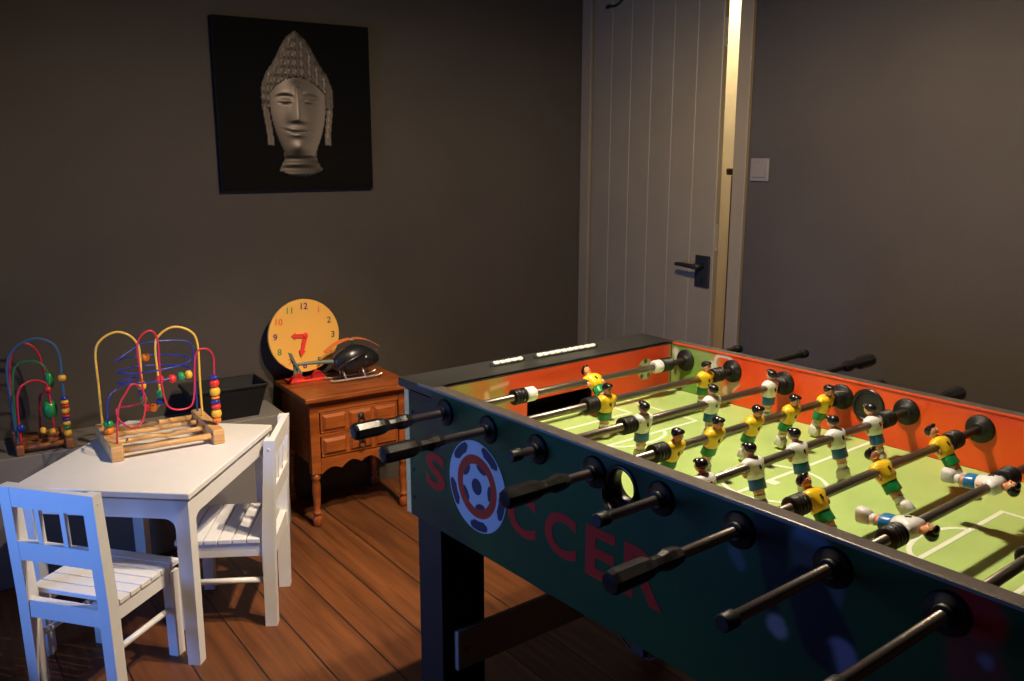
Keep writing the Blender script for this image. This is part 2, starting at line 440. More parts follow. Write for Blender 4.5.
t = thing('canvas_picture', 'square black canvas print of a carved stone head on the left wall', 'picture', (WX, .325, 1.226))
MB().box((0, -.294, 0), (.0285, .294, .603), bev=.002).build('stretched_canvas', M['canvas'], t)
NU, NV, cols = head_lum()
g = grid(NU, NV, lambda u, v: (.0295, -.292+u*.584, .002+v*.599), lambda u, v: (0, 0, 0)); g.col = cols
g.add([], [])
g.build('print', M['photo'], t, label='printed grey stone head with closed eyes and topknot')

# ------------------------------------------------------------------ football table
TD = math.radians(5.03)
def TW(x, y, z=0.):
    c, s = math.cos(TD), math.sin(TD); return Vector((c*x-s*y, s*x+c*y, z))
RH, ZT, ZF, ZB = .83, .868, .745, .555
X0, X1, Y1, YI = -.145, 1.222, .79, .7615
ft = thing('football_table', 'large black and green football table with eight rods of players on a green pitch', 'football table', TW(.5, .39), TD, inner=(.5, .39, 0))
# printed outer face of the near side panel
teal, green2 = (.0070, .044, .016), (.0085, .054, .014)
def cap(px, pz, ax, az, bx, bz, r0, r1):
    dx, dz = bx-ax, bz-az; L2 = dx*dx+dz*dz; t_ = max(0., min(1., ((px-ax)*dx+(pz-az)*dz)/L2))
    return math.hypot(px-ax-dx*t_, pz-az-dz*t_)-(r0+(r1-r0)*t_)
def outer_col(x, z):
    base = mixc((.010, .013, .013), teal, sst(-.10, .06, x))
    base = mixc(base, green2, .5+.5*math.sin(x*9+z*14))
    base = mixc(base, (.005, .022, .014), sst(.25, .42, math.sin(x*4.3+2)*.5*(1-(z-.555)/.31)))
    def over(c, d, s=.006): nonlocal base; base = mixc(base, c, sst(s, -s, d))
    # running footballer
    over((.06, .09, .11), cap(x, z, .862, .845, .885, .80, .030, .034))       # pale shirt
    over((.10, .16, .26), cap(x, z, .85, .862, .885, .857, .010, .008), .008)
    over((.004, .006, .008), cap(x, z, .80, .85, .815, .79, .030, .020))      # dark raised arm and hair
    over((.004, .006, .010), cap(x, z, .865, .785, .90, .725, .034, .042))    # dark shorts
    over((.05, .09, .09), cap(x, z, .745, .795, .755, .78, .012, .010))
    over((.004, .008, .009), cap(x, z, .80, .79, .815, .735, .008, .010))
    over((.20, .19, .20), cap(x, z, .822, .712, .826, .708, .016, .014))      # hand
    over((.16, .15, .22), cap(x, z, .922, .715, .948, .655, .022, .016))      # leg
    over((.22, .010, .012), cap(x, z, .95, .635, .965, .58, .016, .016))
    over((.004, .008, .010), cap(x, z, .90, .715, .925, .66, .010, .006), .01)
    # second footballer, red sleeve and bare arm at the table's near corner
    over((.11, .030, .022), cap(x, z, 1.075, .83, 1.13, .62, .028, .055), .012)
    over((.26, .012, .012), cap(x, z, 1.075, .862, 1.09, .84, .022, .026), .010)
    over((.14, .13, .20), cap(x, z, 1.098, .792, 1.10, .789, .008, .006), .006)
    over((.06, .09, .16), cap(x, z, 1.06, .62, 1.08, .58, .018, .02), .02)
    return base
HX, HZ, HR = .514, .823, .030
def holed(x, z): return math.hypot(x-HX, z-HZ) < HR
nu, nv = 430, 104
g = grid(nu, nv, lambda u, v: (X0+u*(X1-X0), -.0004, ZB+v*(ZT-.002-ZB)), lambda u, v: outer_col(X0+u*(X1-X0), ZB+v*(ZT-ZB)), lambda u, v: holed(X0+u*(X1-X0), ZB+v*(ZT-.002-ZB)) or (ZB+v*(ZT-.002-ZB) > .847 and not -.0515 < X0+u*(X1-X0) < 1.1335))
NXA, NXB, ZN = -.0515, 1.1335, .848
OUTL = [(X0, ZB), (X1, ZB), (X1, ZN), (NXB, ZN), (NXB, ZT), (NXA, ZT), (NXA, ZN), (X0, ZN)]
def panel_holed(y0, y1):
    """side panel slab with a round ball-entry hole"""
    mb = MB(); n = 32
    ring = [(HX+HR*math.cos(2*PI*k/n), HZ+HR*math.sin(2*PI*k/n)) for k in range(n)]
    outer = []
    for k in range(n):
        c, s = math.cos(2*PI*k/n), math.sin(2*PI*k/n); q = max(abs(c), abs(s)); outer.append((HX+.0445*c/q, HZ+.0445*s/q))
    for y, mi, in ((y0, 0), (y1, 1)):
        vs = [(a, y, b) for a, b in ring+outer]
        mb.add(vs, [(k, (k+1) % n, n+(k+1) % n, n+k) for k in range(n)], mi)
        xa, xb, za = HX-.0445, HX+.0445, HZ-.0445
        for (a, b, c, d) in ((X0, ZB, NXA, ZN), (NXA, ZB, xa, ZT), (xb, ZB, NXB, ZT), (NXB, ZB, X1, ZN), (xa, ZB, xb, za)):
            mb.add([(a, y, b), (c, y, b), (c, y, d), (a, y, d)], [(0, 1, 2, 3)], mi)
    mb.add([(a, y, b) for y in (y0, y1) for a, b in ring], [(k, (k+1) % n, n+(k+1) % n, n+k) for k in range(n)], 0)
    for (a, b) in zip(OUTL, OUTL[1:]+OUTL[:1]):
        mb.add([(a[0], y0, a[1]), (b[0], y0, b[1]), (b[0], y1, b[1]), (a[0], y1, a[1])], [(0, 1, 2, 3)], 0)
    return mb
near = panel_holed(0, .028).build('side_panel', [M['cab'], M['orange']], ft, label='side panel with footballer print and lettering')
g.build('panel_print', M['printed'], near, label='dark green printed sheet with running footballers')
far = MB().prism(OUTL, YI, Y1, 'XZ').build('side_panel', [M['cab'], M['orange']], ft)
# rims
def rim(y0, y1, name='rim'):
    return MB().box((-.0505, y0, ZT+.0002), (1.1325, y1, ZT+.004), bev=.001).build('top_rim', M['rim'], ft)
rim(.0006, .0275); rim(YI+.0015, Y1)
MB().box((X0+.04, -.0016, ZT-.0015), (X1-.09, -.0002, ZT+.0035)).build('edge_trim', M['trim'], ft)  # paler strip along the outer edge of the near rim
MB().box((X0+.10, YI-.0022, ZT-.001), (X1-.09, YI+.0012, ZT+.0038)).build('edge_trim', M['orange'], ft)
# printed lining of the far wall
org_, orr = (.80, .090, .012), (.70, .060, .012)
def lining_col(x, z):
    c = mixc(org_, orr, .5+.5*math.sin(x*8+z*30))
    gr = mixc((.22, .30, .09), (.13, .30, .05), .5+.5*math.sin(x*40+z*25))
    c = mixc(gr, c, sst(.085, .15, x+(z-.80)*.35))
    def over(cc, d, s=.005): nonlocal c; c = mixc(c, cc, sst(s, -s, d))
    over((.62, .60, .52), abs(cap(x, z, .115, .845, .13, .845, .020, .020))-.004, .003)       # boot outline
    over((.62, .60, .52), cap(x, z, .085, .835, .075, .80, .010, .006))
    over((.60, .42, .28), cap(x, z, .165, .80, .135, .775, .008, .012))
    over((.62, .62, .60), cap(x, z, -.035, .85, -.030, .83, .010, .008))
    over((.02, .02, .02), cap(x, z, -.032, .815, -.034, .79, .006, .005))
    return c
xa, xb = -.048, 1.130
g = grid(380, 41, lambda u, v: (xa+u*(xb-xa), YI-.0006, ZF+.001+v*(ZT-.003-ZF)), lambda u, v: lining_col(xa+u*(xb-xa), ZF+v*(ZT-ZF)))
g.build('wall_lining', M['printin'], far, label='orange red printed lining with green corner')
# end walls with goal mouths
G0, G1, GZ = .262, .470, .797
def end_wall(xi, xo, front):
    mb = MB()
    for a, b in (((.028, ZB+.03), (YI, ZF-.012)), ((.028, ZF-.012), (G0, ZT)), ((G1, ZF-.012), (YI, ZT)), ((G0, GZ), (G1, ZT))):
        mb.box((min(xi, xo), a[0], a[1]), (max(xi, xo), b[0], b[1]))
    return mb.build('end_wall', M['cab'], ft)
ew = end_wall(-.051, -.068, True)
def end_col(y, z):
    c = mixc((.50, .045, .012), (.62, .06, .015), .5+.5*math.sin(y*22+z*18))
    gr = mixc((.30, .28, .06), (.42, .16, .03), .5+.5*math.sin(y*60))
    c = mixc(gr, c, sst(.17, .235, y+(z-.8)*.2))
    c = mixc(c, (.16, .26, .06), sst(.75, .76, y))
    def over(cc, d, s=.004): nonlocal c; c = mixc(c, cc, sst(s, -s, d))
    over((.62, .40, .24), cap(y, z, .145, .835, .155, .78, .006, .010))
    over((.62, .36, .2), cap(y, z, .16, .845, .205, .85, .005, .004))
    # small football print
    by, bz = .662, .812; d = math.hypot(y-by, z-bz)
    over((.36, .38, .18), d-.028, .002)
    for k in range(5):
        a = 2*PI*k/5+PI/2; over((.03, .04, .02), math.hypot(y-by-.022*math.cos(a), z-bz-.022*math.sin(a))-.0065, .002)
    over((.03, .04, .02), d-.008, .002)
    return c
g = grid(240, 41, lambda u, v: (-.0504+0*u, .0285+u*(YI-.0295), ZF+.001+v*(ZT-.003-ZF)), lambda u, v: end_col(.0285+u*(YI-.0295), ZF+v*(ZT-ZF)), lambda u, v: G0 < .0285+u*(YI-.0295) < G1 and ZF+v*(ZT-ZF) < GZ)
g.build('end_lining', M['printin'], ew, label='red printed end lining with small football')
end_wall(1.133, 1.150, False)
for s, xi, xo in ((0, -.069, -.135), (1, 1.151, 1.205)):
    mb = MB().box((min(xi, xo), G0-.02, ZF-.06), (max(xi, xo), G1+.02, ZF-.055))
    mb.box((xo-.002, G0-.02, ZF-.06), (xo+.002, G1+.02, GZ+.02)).box((min(xi, xo), G0-.022, ZF-.06), (max(xi, xo), G0-.018, GZ+.02)).box((min(xi, xo), G1+.018, ZF-.06), (max(xi, xo), G1+.022, GZ+.02))
    mb.build('goal_box', M['binm'], ft)
# outer end panels with raw edges, top boards
for xx in (X0-.020, X1+.001):
    MB().box((xx, .001, ZB), (xx+.019, Y1, ZN-.0005), mats=(0, 0, 1, 0, 1, 0)).build('end_panel', [M['cab'], M['raw']], ft, label='end panel with pale raw edge')
for a, b in ((X0-.045, -.052), (1.134, X1+.045)):
    MB().box((a, .0002, ZN+.0005), (b, Y1+.005, ZT), bev=.003).build('top_board', M['cab'], ft)
# score counters on the far top board; white beads imitate reflections on their rods
def counter(y0, y1, n):
    c = MB().box((-.1365, y0-.008, ZT), (-.1335, y0-.005, ZT+.010)).box((-.1365, y1+.005, ZT), (-.1335, y1+.008, ZT+.010))
    c.lathe([(y0-.007, .0015), (y1+.007, .0015)], 'Y', (-.135, 0, ZT+.0065), 8)
    s = c.build('score_counter', M['shaft'], ft)
    d = (y1-y0)/n
    b0 = MB().lathe([(-d*.46, .0035), (-d*.3, .0055), (d*.3, .0055), (d*.46, .0035)], 'Y', (0, 0, 0), 12).build('reflection_bead', M['line'], s)
    off = Vector((0, 0, -.0055))
    for k in range(n):
        at = Vector((-.135, y0+d*(k+.5), ZT+.0065))+off
        if k == 0: b0.location = at-org[s.name]
        else: part_copy(b0, s, at)
counter(.228, .318, 5); counter(.362, .560, 10)
# pitch with its markings
p = MB().box((-.050, .0285, ZF-.010), (1.132, YI-.0005, ZF), 0)
zl = ZF+.0004
def seg(x0, y0, x1, y1, w=.0085):
    global zl; zl += 2e-6
    d = Vector((x1-x0, y1-y0)); d.normalize(); n_ = Vector((-d.y, d.x))*w/2
    p.add([(x0+n_.x, y0+n_.y, zl), (x0-n_.x, y0-n_.y, zl), (x1-n_.x, y1-n_.y, zl), (x1+n_.x, y1+n_.y, zl)], [(0, 1, 2, 3)], 1)
def arc(cx, cy, r, a0, a1, n=28, rx=None):
    rx = rx or r; q = [(cx+rx*math.cos(math.radians(a0+(a1-a0)*i/n)), cy+r*math.sin(math.radians(a0+(a1-a0)*i/n))) for i in range(n+1)]
    for a, b in zip(q, q[1:]): seg(*a, *b)
yc = .39
for s, xe in ((1, 0.), (-1, 1.05)):
    X = lambda v: v if s > 0 else 1.066-v
    for xx, hw in ((.190, .192), (.048, .118)):
        seg(X(xx), yc-hw-.0035, X(xx), yc+hw+.0035); seg(X(-.048), yc-hw, X(xx), yc-hw); seg(X(-.048), yc+hw, X(xx), yc+hw)
    if s > 0: arc(.19, .378, .085, -90, 90, rx=.040)
    else: arc(.876, .372, .085, 90, 270, rx=.040)
seg(.530, .030, .530, YI-.002); arc(.542, .386, .098, 0, 360, 48); seg(.532, .386, .552, .386, .02)
for cx_, cy_, a0 in ((-.048, .031, 0), (-.048, .759, 270), (1.13, .031, 90), (1.13, .759, 180)): arc(cx_, cy_, .04, a0, a0+90, 10)
p.build('playing_field', [M['pitch'], M['line']], ft, label='pale green pitch with white markings')
# legs and stretchers
for sx in (0, 1):
    for sy in (0, 1):
        fx = (lambda v: v) if sx == 0 else (lambda v: 1.077-v)
        fy = (lambda v: v) if sy == 0 else (lambda v: .79-v)
        poly = [(-.119, .001), (-.028, .001), (-.028, .118), (-.046, .118), (-.046, .019), (-.119, .019)]
        MB().prism([(fx(a), fy(b)) for a, b in poly], 0, ZB-.0005, 'XY').build('leg', M['leg'], ft)
    x = (-.0275, -.0105) if sx == 0 else (1.0875, 1.1045)
    st = MB().box((x[0], .030, .207), (x[1], .760, .305), bev=.004).build('stretcher', M['stret'], ft)
    for yy in (.055, .735):
        MB().lathe([(0, .006), (.003, .004)] if sx == 0 else [(-.003, .004), (0, .006)], 'X', (x[1] if sx == 0 else x[0], yy, .256), 12).build('bolt', M['shaft'], st)
MB().tube([(.50, .02, .552), (.505, .022, .535), (.53, .022, .522), (.57, .022, .526), (.595, .02, .548)], .0018).box((.53, .016, .524), (.56, .028, .553), bev=.002).build('leg_latch', M['iron'], ft)
# panel screws
for (x, z) in ((-.132, .80), (-.132, .735), (-.132, .665), (-.132, .60), (1.205, .80), (1.205, .62)):
    MB().lathe([(-.002, .003), (0, .0045)], 'Y', (x, -.0006, z), 12).build('screw', M['iron'], ft)
# ball entries
cupm = MB()
n_ = 32
prof = [(-.016, .0335), (-.016, .0295), (.030, .0285), (.030, .0305), (-.006, .0305), (-.004, .037), (-.0006, .037), (-.0006, .0315)]
def open_lathe(prof, at, n=32, m=0, sgn=1):
    mb = MB(); vs = []
    for hh, r in prof:
        for k in range(n): a = 2*PI*k/n; vs.append((at[0]+r*math.cos(a), at[1]+sgn*hh, at[2]+r*math.sin(a)))
    mb.add(vs, [(i*n+k, i*n+(k+1) % n, (i+1)*n+(k+1) % n, (i+1)*n+k) for i in range(len(prof)-1) for k in range(n)], m, True); return mb
cup = open_lathe([(.0285, .0285), (-.002, .0290), (-.004, .034), (-.002, .037), (-.0006, .037)], (HX, 0, HZ))
lip = []
for k in range(17):       # scooped lip under the near ball entry
    a = PI+PI*k/16; lip.append((HX+.036*math.cos(a), -.004-.018*math.sin(PI*k/16), HZ+.036*math.sin(a)))
cup.tube(lip, .0028, sub=1)
cup.add([(HX+.030*math.cos(PI+PI*k/16), -.003, HZ+.030*math.sin(PI+PI*k/16)) for k in range(17)]+lip, [(k, k+1, 18+k, 17+k) for k in range(16)], 0, True)
cup.build('ball_entry', M['black'], ft, label='round black ball entry cup in the near side')
cup = open_lathe([(.0012, .030), (-.004, .031), (-.006, .035), (-.003, .038), (-.0008, .038)], (HX, YI, HZ))
cup.add([(HX+.030*math.cos(2*PI*k/32), YI-.0012, HZ+.030*math.sin(2*PI*k/32)) for k in range(32)], [tuple(range(32))])
cup.build('ball_entry', M['black'], ft)
# bushings
def bushing(y_in, y_out, s):
    """s=+1: interior on the +Y side"""
    mb = MB()
    pr = [(y_out-s*.014, .0125), (y_out-s*.012, .014), (y_out-s*.007, .0150), (y_out-s*.006, .026), (y_out-s*.003, .0285), (y_out-s*.0006, .0285)]
    mb.lathe(sorted(pr) if s > 0 else sorted(pr), 'Y', (0, 0, RH), 24)
    pr = [(y_in+s*.0009, .0285), (y_in+s*.004, .0285), (y_in+s*.007, .026), (y_in+s*.0075, .0155), (y_in+s*.012, .0145), (y_in+s*.014, .0125)]
    mb.lathe(sorted(pr), 'Y', (0, 0, RH), 24)
    return mb
bn = bushing(.028, 0, 1).build('bushing', M['rubber'], ft); bf = bushing(YI, Y1, -1).build('bushing', M['rubber'], ft)
zn, zf = org[bn.name].copy(), org[bf.name].copy()
for i in range(1, 8):
    part_copy(bn, ft, zn+Vector((i*.15, 0, 0))); part_copy(bf, ft, zf+Vector((i*.15, 0, 0)))

# ---- player figure: body stands on local -Z, faces local +X, rod runs along Y through the origin
def loft(mb, secs, m, n=14, p=2.4):
    vs = []
    for (z, cx, rx, ry) in secs:
        for k in range(n):
            a = 2*PI*k/n; c, s = math.cos(a), math.sin(a)
            vs.append((cx+rx*math.copysign(abs(c)**(2/p), c), ry*math.copysign(abs(s)**(2/p), s), z))
    L_ = len(secs)
    mb.add(vs, [(i*n+k, i*n+(k+1) % n, (i+1)*n+(k+1) % n, (i+1)*n+k) for i in range(L_-1) for k in range(n)], m, True)
    mb.add(vs[:n], [tuple(reversed(range(n)))], m); mb.add(vs[-n:], [tuple(range(n))], m)
def player(shirt, shorts, name):
    mb = MB()
    loft(mb, [(-.078, .003, .0105, .0090), (-.076, .003, .0118, .0102), (-.062, .002, .0112, .0100), (-.056, .0, .0085, .0092)], 4, p=4)
    loft(mb, [(-.057, 0, .0070, .0088), (-.050, 0, .0072, .0092), (-.048, 0, .0082, .0102), (-.0455, 0, .0082, .0102), (-.045, 0, .0070, .0092)], 4, p=3)
    loft(mb, [(-.046, 0, .0074, .0096), (-.032, 0, .0092, .0125)], 3)
    loft(mb, [(-.036, 0, .0115, .0165), (-.034, 0, .0118, .0170), (-.022, 0, .0115, .0160), (-.014, 0, .0118, .0150)], 1)
    loft(mb, [(-.016, 0, .0128, .0158), (-.006, 0, .0142, .0172), (.006, 0, .0150, .0210), (.015, 0, .0142, .0232), (.0205, 0, .0112, .0205), (.0245, 0, .0065, .0095)], 0)
    for s in (-1, 1):       # short sleeves and forearms held against the body
        mb.ball((.001, s*.0205, .0105), .0080, .0064, .0100, 0, 10, 8)
        mb.ball((.003, s*.0222, -.003), .0045, .0040, .0085, 3, 8, 6)
    loft(mb, [(.023, 0, .0055, .0060), (.030, 0, .0055, .0060)], 3)
    mb.ball((.0008, 0, .0375), .0105, .0092, .0115, 3, 14, 10)
    mb.ball((.0108, 0, .0355), .0022, .0018, .0026, 3, 8, 6)                                  # nose
    for s in (-1, 1): mb.ball((.0098, s*.0036, .0385), .0014, .0014, .0012, 2, 6, 5)           # eyes
    mb.ball((.0100, 0, .0310), .0010, .0028, .0008, 5, 6, 5)                                  # mouth
    vs0 = len(mb.v)
    mb.ball((-.0022, 0, .0405), .0112, .0104, .0105, 2, 14, 10)                                # hair
    mb.ball((.0045, 0, .0475), .0075, .0088, .0042, 2, 12, 6)
    for xx, sg in ((.0149, 1), (-.0149, -1)):                                                # shirt number
        mb.box((xx-.0006, -.0008, -.001), (xx+.0006, .0012, .009), 2); mb.box((xx-.0006, -.0030*sg, .0018), (xx+.0006, .0030*sg, .0034), 2)
        mb.box((xx-.0006, min(-.0030*sg, -.0018*sg), .0034), (xx+.0006, max(-.0030*sg, -.0018*sg), .0085), 2)
    mb.v = [(p_[0]*1.03, p_[1]*1.04, p_[2]*.95-.007) for p_ in mb.v]
    o = mb.build(name, [shirt, shorts, M['hair'], M['skin'], M['boot'], M['letter']], None)
    return o
py_ = player(M['yel'], M['grn'], 'player_figure'); pw_ = player(M['wht'], M['blu'], 'player_figure')
# figures turn about the rod: move mesh origin to the rod axis
for o in (py_, pw_):
    o.data.transform(Matrix.Translation(org[o.name])); org[o.name] = Vector((0, 0, 0)); o.location = (0, 0, 0)
def bumper_mb():
    prof = []
    for k in range(4):
        y = -.017+k*.0090; prof += [(y, .0130), (y+.0015, .0178), (y+.0050, .0178), (y+.0066, .0130)]
    return MB().lathe(prof, 'Y', (0, 0, 0), 20)
bump0 = bumper_mb().build('bumper', M['rubber'], None); bump0.data.transform(Matrix.Translation(org[bump0.name])); org[bump0.name] = Vector()
def handle_mb(s=1):
    L = .135
    prof = [(0, .0080), (.004, .0120), (.018, .0150), (.030, .0150), (.042, .0115), (.056, .0115), (.068, .0160), (.080, .0172), (.128, .0172), (.1345, .0145), (.135, .008)]
    if s > 0: prof = [(-a, b) for a, b in reversed(prof)]
    return MB().lathe(prof, 'Y', (0, 0, 0), 8, smooth=False, phase=PI/8)
h_near = handle_mb(1).build('handle', M['grip'], None); h_far = handle_mb(-1).build('handle', M['grip'], None)
for o in (h_near, h_far): o.data.transform(Matrix.Translation(org[o.name])); org[o.name] = Vector()
capm = MB().lathe([(-.012, .0095), (-.010, .0112), (.010, .0112), (.012, .0095)], 'Y', (0, 0, 0), 16).build('end_cap', M['rubber'], None)
capm.data.transform(Matrix.Translation(org[capm.name])); org[capm.name] = Vector()
white_stop = MB().lathe([(-.014, .0130), (-.010, .0165), (.010, .0165), (.014, .0130)], 'Y', (0, 0, 0), 20).build('stop_collar', M['wht'], None)
white_stop.data.transform(Matrix.Translation(org[white_stop.name])); org[white_stop.name] = Vector()
protos = [py_, pw_, bump0, h_near, h_far, capm, white_stop]
R = math.radians
RODS = [  # team, near end, far end, handle side, players' y, tilt (feet swing towards +X when positive)
    ('y', -.218, .985, 'n', [.425], 52, .197, .682),
    ('y', -.240, 1.075, 'n', [.322, .655], -6, .275, .700),
    ('w', -.061, 1.150, 'f', [.278, .495, .706], -3, .234, .745),
    ('y', -.196, .93, 'n', [.200, .316, .440, .566, .693], -17, .160, .742),
    ('w', -.137, 1.000, 'f', [.106, .236, .368, .494, .628], 19, .062, .676),
    ('y', -.262, .90, 'n', [.188, .391, .600], 40, .142, .646),
    ('w', -.226, 1.02, 'f', [.200, .468], -84, .150, .520),
    ('w', -.250, 1.00, 'f', [.390], 4, .240, .540)]
names = {'y': 'yellow-shirted player figure with green shorts', 'w': 'white-shirted player figure with blue shorts'}
rad_tilt = lambda deg: (0, -R(deg), 0)
for i, (team, yn, yf, hs, ys, tilt, b0, b1) in enumerate(RODS):
    x = i*.15
    rod = MB().lathe([(yn+.004, .0080), (yf-.004, .0080)], 'Y', (x, 0, RH), 18).build('rod', M['shaft'], ft)
    pr = py_ if team == 'y' else pw_
    face = 0 if team == 'y' else PI
    for y in ys:
        # white team faces the other way: turn about Z first, then tilt
        e = (Matrix.Rotation(-R(tilt), 4, 'Y') @ Matrix.Rotation(face, 4, 'Z')).to_euler()
        c = part_copy(pr, rod, (x, y, RH), e, names[team])
    for y in (b0, b1):
        part_copy(bump0, rod, (x, y, RH))
    if i == 0:
        for y in (b0+.032, b1-.032): part_copy(white_stop, rod, (x, y, RH), (0, 0, 0), 'white stop collar')
    if hs == 'n':
        part_copy(h_near, rod, (x, yn+.135, RH)); part_copy(capm, rod, (x, yf-.008, RH))
    else:
        part_copy(h_far, rod, (x, yf-.135, RH)); part_copy(capm, rod, (x, yn+.008, RH))
for o in protos: bpy.data.objects.remove(o)
# lettering and ball emblem on the near side panel
for ch, xa_, xb_, za_, zb_ in (('S', -.078, -.004, .645, .728), ('C', .212, .296, .642, .728), ('C', .322, .408, .642, .728), ('E', .432, .505, .637, .731), ('R', .525, .612, .637, .731)):
    vs, fs, w_, h_ = text_mesh(ch, .1, .0028)
    lm = MB(); lm.add([((xa_+xb_)/2+v.x*(xb_-xa_)/w_, -.0012, (za_+zb_)/2+v.y*(zb_-za_)/h_) for v in vs], fs)
    lm.build('letter', M['letter'], near, label='dark red letter '+ch)

def ico():
    ph = (1+5**.5)/2; v = []
    for a in (-1, 1):
        for b in (-ph, ph): v += [(0, a, b), (a, b, 0), (b, 0, a)]
    return [Vector(q).normalized() for q in v]
IC = ico()
def rotm(ax, ang, v): return Matrix.Rotation(ang, 3, ax) @ v
IC = [rotm('X', .55, rotm('Y', -.18, v)) for v in IC]
# turn so that one patch looks at the viewer
best = max(IC, key=lambda v: v.z); q_ = best.rotation_difference(Vector((0, 0, 1))); IC = [q_ @ v for v in IC]
IC = [Matrix.Rotation(.35, 3, 'Z') @ v for v in IC]
def ballpat(u, v, small=1.):
    d = u*u+v*v
    if d > 1: return None
    n = Vector((u, v, math.sqrt(1-d))); m_ = max(n.dot(q) for q in IC)
    return m_
def emblem(r, t_):
    u, v = r*math.cos(t_), r*math.sin(t_)
    white, navy, rd = (.38, .38, .42), (.014, .022, .050), (.36, .025, .012)
    if r < .50:
        m_ = ballpat(u/.53, v/.53); return navy if m_ > .945 else white
    if r < .70: return rd
    m_ = max(Vector((math.cos(t_), math.sin(t_))).dot(Vector((math.cos(a), math.sin(a)))) for a in [PI/2-.55+2*PI*k/5 for k in range(5)])
    ang_ = math.acos(min(1, m_))
    return navy if .75 < r < .975 and ang_ < .20+.16*min(1, (r-.75)/.12)-.10*max(0, r-.9)/.1 else white
nr, na = 64, 200
mb = MB(); vs = []; cs = []
ex, ez, er = .110, .6985, .0965
for j in range(nr+1):
    for k in range(na):
        r = j/nr; a = 2*PI*k/na; vs.append((ex+er*r*math.cos(a), -.0014, ez+er*r*math.sin(a))); cs.append(emblem(r, a))
mb.add(vs, [(j*na+k, j*na+(k+1) % na, (j+1)*na+(k+1) % na, (j+1)*na+k) for j in range(nr) for k in range(na)]); mb.col = cs
mb.build('ball_emblem', M['printed'], near, label='white football emblem with red ring')

# ------------------------------------------------------------------ children's table
KA = math.radians(141.)
a_ = Vector((math.cos(KA), math.sin(KA), 0)); b_ = Vector((-math.sin(KA), math.cos(KA), 0))
KF = Vector((-.692, -.378, 0))
kc = KF+a_*.298+b_*.245
kt = thing('kids_table', "low white children's table with the bright bead maze standing on it", 'table', kc, KA)
LX, LY = .298, .245
MB().box((-LX, -LY, .482), (LX, LY, .50), bev=.003).build('tabletop', M['white'], kt)
ls = .040
for sx in (-1, 1):
    for sy in (-1, 1):
        x, y = sx*(LX-.008-ls/2), sy*(LY-.008-ls/2)
        t0 = MB(); q = .86
        vs = [(x+dx*ls/2*(q if z == 0 else 1), y+dy*ls/2*(q if z == 0 else 1), z) for z in (0, .475) for dx, dy in ((-1,-1),(1,-1),(1,1),(-1,1))]
        t0.add(vs, [(0,3,2,1),(4,5,6,7),(0,1,5,4),(1,2,6,5),(2,3,7,6),(3,0,4,7)]).build('leg', M['white'], kt)
def apron(u0, u1):
    r = .03; p_ = [(u0, .474), (u0, .395)]
    p_ += [(u0+r-r*math.cos(k*PI/12), .395+.028*math.sin(k*PI/12)) for k in range(1, 7)]
    p_ += [(u1-r+r*math.sin(k*PI/12), .395+.028*math.cos(k*PI/12)) for k in range(0, 6)]
    return p_+[(u1, .395), (u1, .474)]
for s in (-1, 1):
    y = s*(LY-.020)
    MB().prism(apron(-LX+.049, LX-.049), y-.009, y+.009, 'XZ').build('apron', M['white'], kt)
    x = s*(LX-.020)
    MB().prism(apron(-LY+.049, LY-.049), x-.009, x+.009, 'YZ').build('apron', M['white'], kt)

# ------------------------------------------------------------------ children's chairs
def make_chair(loc, rz, label):
    t = thing('kids_chair', label, 'chair', loc, rz, 'white chairs at the low white table')
    W_, D_ = .136, .135
    for s in (-1, 1):
        x = s*(W_-.015)
        # back post leans back above the seat
        p_ = [(-D_+.002, 0), (-D_+.036, 0), (-D_+.032, .27), (-D_+.010, .570), (-D_-.020, .570), (-D_-.004, .27)]
        MB().prism(p_, x-.016, x+.016, 'YZ').build('back_leg', M['white'], t)
        MB().prism([(D_-.032, 0), (D_, 0), (D_, .25), (D_-.036, .25)], x-.014, x+.014, 'YZ').build('front_leg', M['white'], t)
        MB().lathe([(-D_+.032, .0085), (D_-.030, .0085)], 'Y', (x, 0, .142), 14).build('stretcher', M['white'], t)
        MB().lathe([(x+s*.0161, .004), (x+s*.0172, .003)] if s > 0 else [(x+s*.0172, .003), (x+s*.0161, .004)], 'X', (0, -D_-.003, .545), 10).build('dowel', M['boot'], t)
    fr = MB()
    for s in (-1, 1): fr.box((s*(W_-.015)-.010, -D_+.034, .222), (s*(W_-.015)+.010, D_-.034, .262))
    fr.box((-W_+.029, D_-.026, .222), (W_-.029, D_-.008, .262)).box((-W_+.0312, -D_-.0005, .215), (W_-.0312, -D_+.020, .262))
    fr.build('seat_frame', M['white'], t)
    sl = MB(); n = 6; y0, y1 = -D_+.036, D_+.008; d = (y1-y0)/n
    for k in range(n): sl.box((-W_, y0+k*d+.0016, .263), (W_, y0+(k+1)*d-.0016, .277), bev=.002)
    sl.build('seat', M['white'], t)
    bk = lambda z: -D_-.0035-(z-.27)*.0525
    def rail(z0, z1, name):
        p_ = [(bk(z0), z0), (bk(z0)+.018, z0), (bk(z1)+.018, z1), (bk(z1), z1)]
        MB().prism(p_, -W_+.0312, W_-.0312, 'YZ').build(name, M['white'], t)
    rail(.518, .5698, 'top_rail'); rail(.375, .425, 'lower_rail')
    for x in (-.037, .037):
        MB().prism([(bk(.425)+.003, .4255), (bk(.425)+.015, .4255), (bk(.518)+.015, .5175), (bk(.518)+.003, .5175)], x-.0065, x+.0065, 'YZ').build('back_spindle', M['white'], t)
    return t
ch1 = make_chair((-.819, -.586, 0), R(41.3), "white children's chair in the left foreground with its back to the viewer")
ch2 = copy_thing(ch1, (-.975, -.190, 0), R(151.9), "white children's chair between the low white table and the wooden chest")

